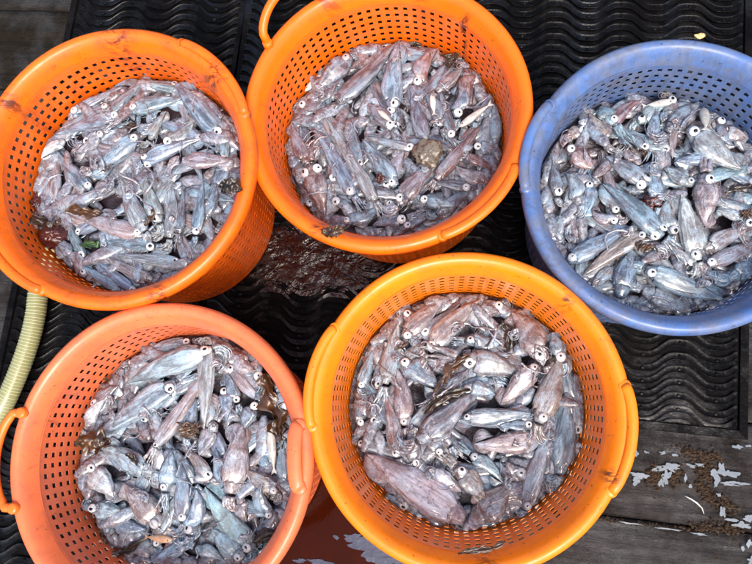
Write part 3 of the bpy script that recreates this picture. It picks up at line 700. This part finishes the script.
    for (s_, upk) in spots:
        if upk > .9: off = Vector((Lm + W * .28, 0, 0)) + upl * (HS * .28) + Vector((0, s_ * HS * .12, 0))
        elif upk > 0: off = Vector((Lm + W * .26, s_ * HS * .42, 0)) + upl * (HS * .24)
        else: off = Vector((Lm + W * .26, s_ * HS * .42, 0)) + upl * (-HS * .06)
        nd = (off - Vector((Lm + W * .26, 0, 0))).normalized() + upl * (.9 if upk > 0 else .1); nd.normalize()
        e = link('eye', EYE, root, off, None, (er,) * 3); e.rotation_mode = 'QUATERNION'; e.rotation_quaternion = Vector((0, 0, 1)).rotation_difference(nd)
        link('pupil', PUPIL, e, (rg.uniform(-.2, .2), rg.uniform(-.2, .2), .30), None, (lambda p_: (p_, p_ * rg.uniform(.7, 1), .34))(rg.uniform(.34, .55)))
    count += 1
    # description
    cx, cy = (tx + hx) / 2, (ty + hy) / 2
    ctr = {1: (128, 182), 2: (394, 134), 3: (655, 200), 4: (182, 450), 5: (472, 415)}[k]; half = 105
    dx, dy = cx - ctr[0], -(cy - ctr[1]); rr = math.hypot(dx, dy) / half
    clock = round((90 - math.degrees(math.atan2(dy, dx))) / 30) % 12 or 12
    CN = ['twelve', 'one', 'two', 'three', 'four', 'five', 'six', 'seven', 'eight', 'nine', 'ten', 'eleven', 'twelve'][clock % 12 if clock != 12 else 0]
    where = 'in middle' if rr < .30 else ("%s o'clock %s" % (CN, 'middle' if rr < .66 else 'wall'))
    tdir = DIRN[int(round(math.degrees(math.atan2(-(ty - hy), tx - hx)) / 45)) % 8]
    return root, dict(size='big' if math.hypot(tx - hx, ty - hy) > 62 else ('small' if math.hypot(tx - hx, ty - hy) < 33 else 'slim' if wpx < 12 else 'mid-sized'), tone=tone, eye=eyes, where=where, tdir=tdir, k=k, buried=buried, cx=cx, cy=cy, w=wpx)
INFO = []
HMS = {}
for k in BK:
    hm = HMS[k] = HM(k); rg = random.Random(k * 31)
    # a bottom layer that shows in the gaps
    rc, n, sc = FR[k]; cc = {1: (135, 182), 2: (396, 135), 3: (662, 203), 4: (187, 455), 5: (470, 415)}[k]
    got = []; tries = 0
    while len(got) < 17 and tries < 4000:
        tries += 1; a = rg.uniform(0, 2 * PI); r = 98 * math.sqrt(rg.random()); x, y = cc[0] + r * math.cos(a), cc[1] + r * math.sin(a)
        if x < 0 or x > 750 or y < 0 or y > 562: continue
        if all(math.hypot(x - g[0], y - g[1]) > 31 for g in got): got.append((x, y))
    for (x, y) in got:
        a = rg.uniform(0, 2 * PI); l = rg.uniform(24, 34)
        INFO.append(make_squid(k, hm, x - l * math.cos(a), y - l * math.sin(a), x + l * math.cos(a), y + l * math.sin(a), rg.uniform(12, 16), rg.choice({1: 'bbgp', 2: 'dddbr', 3: 'bgpdt', 4: 'bbtgp', 5: 'bpdg'}[k]), rg.choice((0, 0, 1)), True))
    for s in SQ[k]: INFO.append(make_squid(k, hm, *s))
WT = {'q': 'pale-pink', 'b': 'bluish', 'g': 'grey', 'p': 'pinkish', 'r': 'reddish', 't': 'turquoise', 'd': 'purplish', 'w': 'whitish', 'n': 'tan'}
BN = {1: 'top left orange basket', 2: 'top middle basket', 3: 'blue basket', 4: 'salmon basket', 5: 'yellow orange basket'}
def lab(i, extra=''):
    return '%s%s %s%s squid, tail %s, %s of %s' % (extra, i['size'], 'half-buried ' if i['buried'] else ('one-eyed ' if i['eye'] == 1 else 'two-eyed ' if i['eye'] == 2 else ''), WT[i['tone']], i['tdir'].replace('upper ', 'up-').replace('lower ', 'down-'), i['where'], BN[i['k']])
from collections import defaultdict
dd = defaultdict(list)
for o, i in INFO: dd[lab(i)].append((o, i))
for s, L in dd.items():
    if len(L) > 1:
        xs = [i['cx'] for _, i in L]; ysx = [i['cy'] for _, i in L]
        if max(xs) - min(xs) >= max(ysx) - min(ysx): L.sort(key=lambda q: q[1]['cx']); nm = ['left-hand', 'right-hand'] if len(L) == 2 else ['leftmost', 'middle', 'rightmost', 'far']
        else: L.sort(key=lambda q: q[1]['cy']); nm = ['upper', 'lower'] if len(L) == 2 else ['uppermost', 'middle', 'lowermost', 'far']
    for j, (o, i) in enumerate(L): tag(o, lab(i, (nm[j] + ' ') if len(L) > 1 else ''), 'squid', GRP[i['k']])

# ------------------------------------------------------------------ tangled under layer in each basket
def merge_into(V, F, me, M):
    b = len(V); co = np.empty(len(me.vertices) * 3); me.vertices.foreach_get('co', co); co = co.reshape(-1, 3)
    co = co @ np.array(M.to_3x3()).T + np.array(M.translation); V.extend(map(tuple, co)); F.extend([tuple(b + v for v in p.vertices) for p in me.polygons])
_r = MANT
def low_mesh(seed):
    V = []; F = []
    for i in range(15):
        t = i / 14; r = .5 * math.sin(PI * (t * .93 + .01)) ** .7 * (1 + .2 * fbm(t * 3, seed, 0, 3)) + .01
        for k in range(14):
            a = 2 * PI * k / 14; V.append((t, r * math.cos(a) * (1 + .25 * fbm(t * 2.5, math.cos(a) + seed, math.sin(a), 3)), r * math.sin(a)))
    grid_faces(F, 0, 15, 14, True); F.append(tuple(14 * 14 + k for k in range(14))); return mesh('low', V, F, M_HEAP)
LOWM = [low_mesh(s) for s in (1, 5, 9)]
for k in BK:
    rc, n, sc = FR[k]; rg = random.Random(k * 7 + 1); V = []; F = []; hm = HMS[k]
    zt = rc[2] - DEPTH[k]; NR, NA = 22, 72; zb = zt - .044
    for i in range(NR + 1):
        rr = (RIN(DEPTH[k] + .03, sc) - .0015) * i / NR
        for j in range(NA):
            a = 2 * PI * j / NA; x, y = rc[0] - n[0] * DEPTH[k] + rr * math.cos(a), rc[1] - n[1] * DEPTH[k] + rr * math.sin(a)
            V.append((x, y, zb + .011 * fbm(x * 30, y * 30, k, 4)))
    grid_faces(F, 0, NR + 1, NA, True)  # sheet coloured as the deep shade between the bodies
    tag(link('gap_shade', mesh('gap_shade', V, F, M_GAP)), 'dark sheet painted as shade deep between the squid in the ' + BK[k][4], 'gap shade', None, 'stuff')
    V = []; F = []
    for q in range(210):
        a = rg.uniform(0, 2 * PI); r = (RIN(DEPTH[k], sc) - (.030 if q % 3 else .016)) * math.sqrt(rg.random()) if q % 2 else RIN(DEPTH[k], sc) - rg.uniform(.014, .03)
        ang = a + PI / 2 + rg.uniform(-.5, .5) if q % 2 == 0 else rg.uniform(0, 2 * PI); L = rg.uniform(.06, .095); W = rg.uniform(.018, .028)
        if q % 2 == 0: L = rg.uniform(.035, .055); W = rg.uniform(.018, .026)
        x, y = rc[0] - n[0] * DEPTH[k] + r * math.cos(a), rc[1] - n[1] * DEPTH[k] + r * math.sin(a)
        M = Matrix.Translation((x - L / 2 * math.cos(ang), y - L / 2 * math.sin(ang), zt + rg.uniform(-.040, -.027))) @ Matrix.Rotation(ang, 4, 'Z') @ Matrix.Rotation(rg.uniform(-.25, .25), 4, 'Y') @ Matrix.Diagonal((L, W, W * .6, 1))
        merge_into(V, F, LOWM[rg.randrange(3)], M)
    for q in range(16):
        a = rg.uniform(0, 2 * PI); r = (RIN(DEPTH[k], sc) - .032) * math.sqrt(rg.random()); ang = rg.uniform(0, 2 * PI); S = rg.uniform(.013, .020)
        x, y = rc[0] - n[0] * DEPTH[k] + r * math.cos(a), rc[1] - n[1] * DEPTH[k] + r * math.sin(a)
        gi, gj = int((x - rc[0]) / hm.c + hm.N / 2), int((y - rc[1]) / hm.c + hm.N / 2); gz = min(hm.g[gi, gj], zt + .008) - .0035
        me = rg.choice(ARMS[rg.choice((1, -1, 2, -2))]); 
        cx = 1.0 * S; M = Matrix.Translation((x - cx * math.cos(ang), y - cx * math.sin(ang), gz)) @ Matrix.Rotation(ang, 4, 'Z') @ Matrix.Diagonal((S, S, S * .7, 1))
        merge_into(V, F, me, M)
    o = link('squid_heap', mesh('squid_heap', V, F, M_HEAP))
    tag(o, 'lower mass of squid and arms seen in the gaps inside the ' + BK[k][4], 'squid', None, 'stuff')
    # loose tentacles and slime strands over the heap
    V = []; F = []
    N = {1: 22, 2: 16, 3: 14, 4: 20, 5: 16}[k]
    for _ in range(N):
        a = rg.uniform(0, 2 * PI); r = (RIN(DEPTH[k], sc) - .03) * math.sqrt(rg.random()); x, y = rc[0] + r * math.cos(a), rc[1] + r * math.sin(a)
        ang = rg.uniform(0, 2 * PI); L = rg.uniform(.025, .07); st = 16; P = []; cu = rg.uniform(-3, 3)
        for i in range(st + 1):
            gi, gj = int((x - rc[0]) / hm.c + hm.N / 2), int((y - rc[1]) / hm.c + hm.N / 2)
            gz = hm.g[min(max(gi, 0), hm.N - 1), min(max(gj, 0), hm.N - 1)]
            z = gz + .0015 if not P else .6 * P[-1][2] + .4 * (gz + .0015)
            if math.hypot(x - rc[0], y - rc[1]) > RIN(DEPTH[k], sc) - .012: break
            P.append((x, y, z)); x += L / st * math.cos(ang); y += L / st * math.sin(ang); ang += cu / st + rg.uniform(-.35, .35)
        if len(P) > 6:
            r0 = rg.choice((.0009, .0013, .002, .0028)); tube(V, F, P, [r0 * (1 - .75 * i / (len(P) - 1)) for i in range(len(P))], 7)
    o = link('loose_tentacles', mesh('loose_tentacles', V, F, M_STRAND)); o.color = {2: (.30, .26, .32, 1), 5: (.42, .38, .42, 1)}.get(k, (.46, .47, .54, 1))
    tag(o, 'thin loose tentacles and slime strands over the squid in the ' + BK[k][4], 'tentacles', None, 'stuff')

# ------------------------------------------------------------------ weed, leaves, jelly and little fish among the squid
def hz(k, x, y, add=.006):
    rc, n, sc = FR[k]; hm = HMS[k]; P = at(x, y, rc[2] - DEPTH[k])
    for _ in range(3):
        gi, gj = int((P[0] - rc[0]) / hm.c + hm.N / 2), int((P[1] - rc[1]) / hm.c + hm.N / 2)
        P = at(x, y, float(hm.g[min(max(gi, 0), hm.N - 1), min(max(gj, 0), hm.N - 1)]) + add)
    v = P[:2] - rc[:2]; r = np.linalg.norm(v); lim = RIN(rc[2] - P[2], sc) - .008
    if r > lim: P[:2] = rc[:2] + v / r * lim
    return P
def frond(name, k, x, y, lpx, wpx, ang, mat, label, cat, seed, add=.004, at_z=None, fray=.5):
    P0 = hz(k, x, y, add) if at_z is None else at(x, y, at_z)
    s = (CAMZ - P0[2]) / FPX; L, W = lpx * s, wpx * s; V = []; F = []; nu, nv = 26, 10
    for i in range(nu + 1):
        u = i / nu
        for j in range(nv + 1):
            v_ = -1 + 2 * j / nv; wd = W / 2 * math.sin(PI * (u * .96 + .02)) ** .6 * (1 + fray * fbm(u * 5, seed + (v_ > 0) * 4, 1, 4) * 2)
            X = (u - .5) * L; Y = v_ * wd + L * .08 * math.sin(u * 4 + seed); Z = .25 * W * fbm(u * 4, v_ * 1.5, seed, 4) * 1.6 + .0015
            V.append((X, Y, Z))
    grid_faces(F, 0, nu + 1, nv + 1); n0 = len(V); V += [(a, b, c - .0009) for a, b, c in V]; F += [tuple(reversed([q + n0 for q in f])) for f in F]
    o = link(name, mesh(name, V, F, mat), None, tuple(P0), (0, 0, R_(ang))); return tag(o, label, cat)
def clump(name, k, x, y, wpx, hpx, mat, label, cat, seed, amp=.5, zk=.4, add=.0):
    P0 = hz(k, x, y, add); s = (CAMZ - P0[2]) / FPX
    if mat in (M_WEED, M_WEEDB):
        rg = random.Random(seed); V = []; F = []; a0, b0 = wpx * s / 2, hpx * s / 2
        for q in range(16):
            an, r = rg.uniform(0, 2 * PI), rg.random() ** .5 * .55; cx, cy = a0 * r * math.cos(an), b0 * r * math.sin(an)
            L = rg.uniform(.7, 1.3) * max(a0, b0); W = rg.uniform(.12, .28) * L; th = rg.uniform(0, PI); cz = rg.uniform(0, .005); base = len(V)
            for i in range(11):
                u = i / 10 - .5; w_ = W * math.cos(PI * u * .95) ** .6 * (1 + .9 * fbm(u * 5, seed + q, 2, 3)); bend = .35 * L * (u * u) * math.sin(q)
                for jj in range(4):
                    v_ = jj / 3 - .5; X, Y = u * L, v_ * w_ + bend
                    V.append((cx + X * math.cos(th) - Y * math.sin(th), cy + X * math.sin(th) + Y * math.cos(th), cz + .004 * fbm(u * 4, v_ * 2, seed + q, 3) + .0015))
            grid_faces(F, base, 11, 4)
        n0 = len(V); V += [(a, b, c - .0007) for a, b, c in V]; F += [tuple(reversed([q + n0 for q in f])) for f in F]
        return tag(link(name, mesh(name, V, F, mat), None, tuple(P0)), label, cat)
    return tag(lump(name, P0, (wpx * s / 2, hpx * s / 2, min(wpx, hpx) * s / 2 * zk * 1.3), mat, seed, amp, 16), label, cat)
clump('jellyfish_lump', 1, 54, 236, 34, 26, M_JELLY, 'dark red glossy lump of jelly by left wall of top left orange basket', 'jelly', 3, .35, .8, .003)
clump('seaweed_clump', 1, 33, 204, 15, 24, M_JELLY, 'dark red crumpled scrap at left wall of top left orange basket', 'seaweed', 6, .8, .8)
frond('seaweed_frond', 1, 83, 212, 42, 11, 3, M_WEED, 'brown seaweed frond across the squid in top left orange basket', 'seaweed', 1)
frond('green_leaf', 1, 91, 243, 26, 9, 17, M_LEAF, 'small dark green ragged leaf beside the red jelly lump', 'leaf', 2, .006, None, .9)
clump('seaweed_clump', 1, 133, 126, 13, 9, M_WEED, 'small brown weed scrap in the upper middle of top left orange basket', 'seaweed', 9, .7)
frond('seaweed_frond', 1, 57, 224, 14, 6, 60, M_WEED, 'short brown weed strip just above the red jelly lump', 'seaweed', 4)
for (kk, x, y, l, w, a, mt, lb) in (
    (1, 42, 222, 36, 14, -48, M_WEEDB, 'dark weed strip left of the red jelly lump at top left basket wall'), (1, 150, 218, 20, 5, 70, M_WEED, 'thin brown weed sliver in the lower middle of top left orange basket'),
    (1, 108, 168, 16, 4, 20, M_WEEDB, 'thin black weed sliver in the middle of top left orange basket'), (2, 322, 47, 22, 8, 30, M_WEEDB, 'dark weed strip at upper left wall of top middle orange basket'),
    (2, 402, 128, 20, 4, 75, M_WEEDB, 'thin black weed sliver near the centre of top middle orange basket'), (3, 652, 246, 14, 4, 10, M_WEEDB, 'thin black weed sliver under the big grey squid in the blue basket'),
    (4, 278, 436, 46, 13, 100, M_WEEDB, 'dark weed strip below the long brown frond in the salmon basket'), (4, 133, 460, 20, 5, -30, M_WEEDB, 'thin black weed sliver left of centre in the salmon basket'),
    (4, 255, 545, 50, 14, 38, M_WEEDB, 'dark weed strip along lower right wall of the salmon basket'), (4, 103, 374, 30, 3, -12, M_WEEDB, 'thin black thread at upper left of the salmon basket'),
    (5, 402, 345, 18, 4, 40, M_WEEDB, 'thin dark weed sliver at upper left of the yellow orange basket')):
    frond('seaweed_frond', kk, x, y, l, w, a, mt, lb, 'seaweed', x * .1, .005, None, .7)
rz1 = FR[1][0][2] + .006
frond('dead_leaf', 1, 231, 187, 26, 17, -12, M_WEEDB, 'dark wet leaf scrap stuck on the right rim of top left orange basket', 'leaf', 12, 0, rz1 - .011, .5)
clump('seaweed_clump', 2, 416, 38, 17, 22, M_WEEDB, 'black seaweed clump beside the reddish squid at the top wall', 'seaweed', 13, .9, .7)
clump('seaweed_clump', 2, 450, 62, 22, 26, M_WEEDB, 'larger black seaweed clump right of the reddish squid, top middle basket', 'seaweed', 14, .9, .6)
clump('sponge_lump', 2, 428, 153, 27, 27, M_SPONGE, 'grey brown spongy scrap lying on squid in top middle orange basket', 'sponge', 15, .6, .22, .006)
frond('seaweed_frond', 2, 380, 178, 12, 9, 70, M_JELLY, 'small dark red scrap in lower part of top middle orange basket', 'seaweed', 16)
frond('dead_leaf', 2, 333, 232, 24, 12, -8, M_WEED, 'brown leaf scrap draped over bottom rim of top middle orange basket', 'leaf', 17, 0, FR[2][0][2] + .003, .5)
clump('seaweed_clump', 3, 651, 203, 24, 12, M_JELLY, 'dark red brown scrap in the middle of the blue basket', 'seaweed', 18, .9, .7, .004)
clump('seaweed_clump', 3, 645, 150, 20, 12, M_WEED, 'brown weed clump in the upper part of the blue basket', 'seaweed', 19, .8, .5)
frond('seaweed_frond', 3, 742, 188, 34, 7, 25, M_WEEDB, 'black weed strip at right edge of the blue basket', 'seaweed', 20)
clump('seaweed_clump', 3, 745, 214, 16, 9, M_WEED, 'brown black weed clump at right edge of the blue basket', 'seaweed', 21, .8, .5)
frond('seaweed_frond', 3, 643, 246, 16, 9, -15, M_WEED, 'short brown frond below the middle of the blue basket', 'seaweed', 22)
frond('seaweed_frond', 4, 272, 404, 62, 21, 96, M_WEED, 'long brown seaweed frond along right wall of the salmon basket', 'seaweed', 23, .014, None, .8)
frond('seaweed_frond', 4, 93, 443, 38, 22, -4, M_WEED, 'brown seaweed frond at left wall of the salmon basket', 'seaweed', 24, .011)
clump('seaweed_clump', 4, 190, 431, 30, 26, M_WEED, 'round brown weed clump in the centre of the salmon basket', 'seaweed', 25, .8, .5)
frond('seaweed_frond', 4, 108, 540, 44, 8, 48, M_WEED, 'thin brown frond at lower left of the salmon basket', 'seaweed', 26)
frond('seaweed_frond', 4, 94, 535, 42, 8, 93, M_WEED, 'upright thin brown frond beside lower left wall of the salmon basket', 'seaweed', 27)
frond('seaweed_frond', 4, 122, 548, 50, 8, 18, M_WEEDB, 'dark frond lying level at lower left of the salmon basket', 'seaweed', 28)
clump('seaweed_clump', 4, 262, 541, 24, 14, M_WEED, 'dark brown weed clump at lower right of the salmon basket', 'seaweed', 29, .9, .5)
frond('seaweed_frond', 5, 451, 373, 50, 9, 38, M_WEED, 'upper brown frond edging a squid in the yellow orange basket', 'seaweed', 30, .005)
frond('seaweed_frond', 5, 446, 400, 52, 11, 28, M_WEEDB, 'lower dark brown frond edging a squid in the yellow orange basket', 'seaweed', 31, .005)
frond('seaweed_frond', 5, 508, 341, 42, 11, -68, M_WEEDB, 'black frond under the tan squid in upper yellow orange basket', 'seaweed', 32, .004)
frond('stain_scrap', 5, 482, 548, 46, 6, 24, M_WEED, 'long brown smear of weed on bottom rim of the yellow orange basket', 'seaweed', 33, 0, FR[5][0][2] - .008, .6)
V = []
o = lump('foam_crumb', at(700, 36, HRIM + .002), (.0075, .0035, .003), M_SPONGE, 4, .6, 10)
o.data.materials[0] = simple('yellow_crumb', (.62, .45, .20), .6); tag(o, 'small yellowish crumb on the top rim of the blue basket', 'crumb')
def fish(k, x0, y0, x1, y1, w, mat, label):
    A, B = hz(k, x0, y0, .007), hz(k, x1, y1, .007); s = (CAMZ - A[2]) / FPX; W = w * s; L = float(np.linalg.norm(B - A)); V = []; F = []
    root = tag(empty('small_fish', tuple(A)), label, 'fish'); root.rotation_mode = 'QUATERNION'; root.rotation_quaternion = Vector(B - A).to_track_quat('X', 'Z')
    for i in range(17):
        t = i / 16; r = W / 2 * max(.06, math.sin(PI * t ** .72) ** .8)
        for q in range(12): V.append((t * L, r * math.cos(2 * PI * q / 12), r * .7 * math.sin(2 * PI * q / 12)))
    grid_faces(F, 0, 17, 12, True); link('body', mesh('body', V, F, mat), root)
    V = [(L * .93, 0, .0006), (L * 1.12, W * .45, .0004), (L * 1.06, 0, .0004), (L * 1.12, -W * .45, .0004), (L * .93, 0, -.0006), (L * 1.12, W * .45, -.0004), (L * 1.06, 0, -.0004), (L * 1.12, -W * .45, -.0004)]
    link('tail_fin', mesh('tail_fin', V, [(0, 2, 1), (0, 3, 2), (4, 5, 6), (4, 6, 7), (0, 1, 5, 4), (1, 2, 6, 5), (2, 3, 7, 6), (3, 0, 4, 7)], mat, False), root)
    link('eye', PUPIL, root, (L * .13, W * .05, W * .20), None, (W * .13,) * 3)
fish(2, 432, 94, 434, 113, 7, M_FISH, 'small white fish upright right of centre in top middle orange basket')
fish(2, 459, 127, 489, 105, 8, M_FISH, 'slim white fish slanting at right side of top middle orange basket')
fish(2, 299, 88, 315, 60, 7, M_FISH, 'slim white fish leaning on upper left wall of top middle orange basket')
fish(2, 378, 110, 392, 122, 6, M_FISH, 'tiny white fish in the centre of top middle orange basket')
fish(3, 674, 101, 645, 106, 8, M_FISH, 'pale fish lying along the top of the squid in the blue basket')
fish(3, 704, 107, 706, 128, 10, M_FISH, 'short white fish standing upright near top right of the blue basket')
fish(4, 270, 426, 274, 470, 9, M_FISH, 'slim silver fish near right wall of the salmon basket')
fish(4, 172, 540, 147, 537, 8, M_FISHT, 'small tan fish near the bottom of the salmon basket')
bpy.context.view_layer.update()
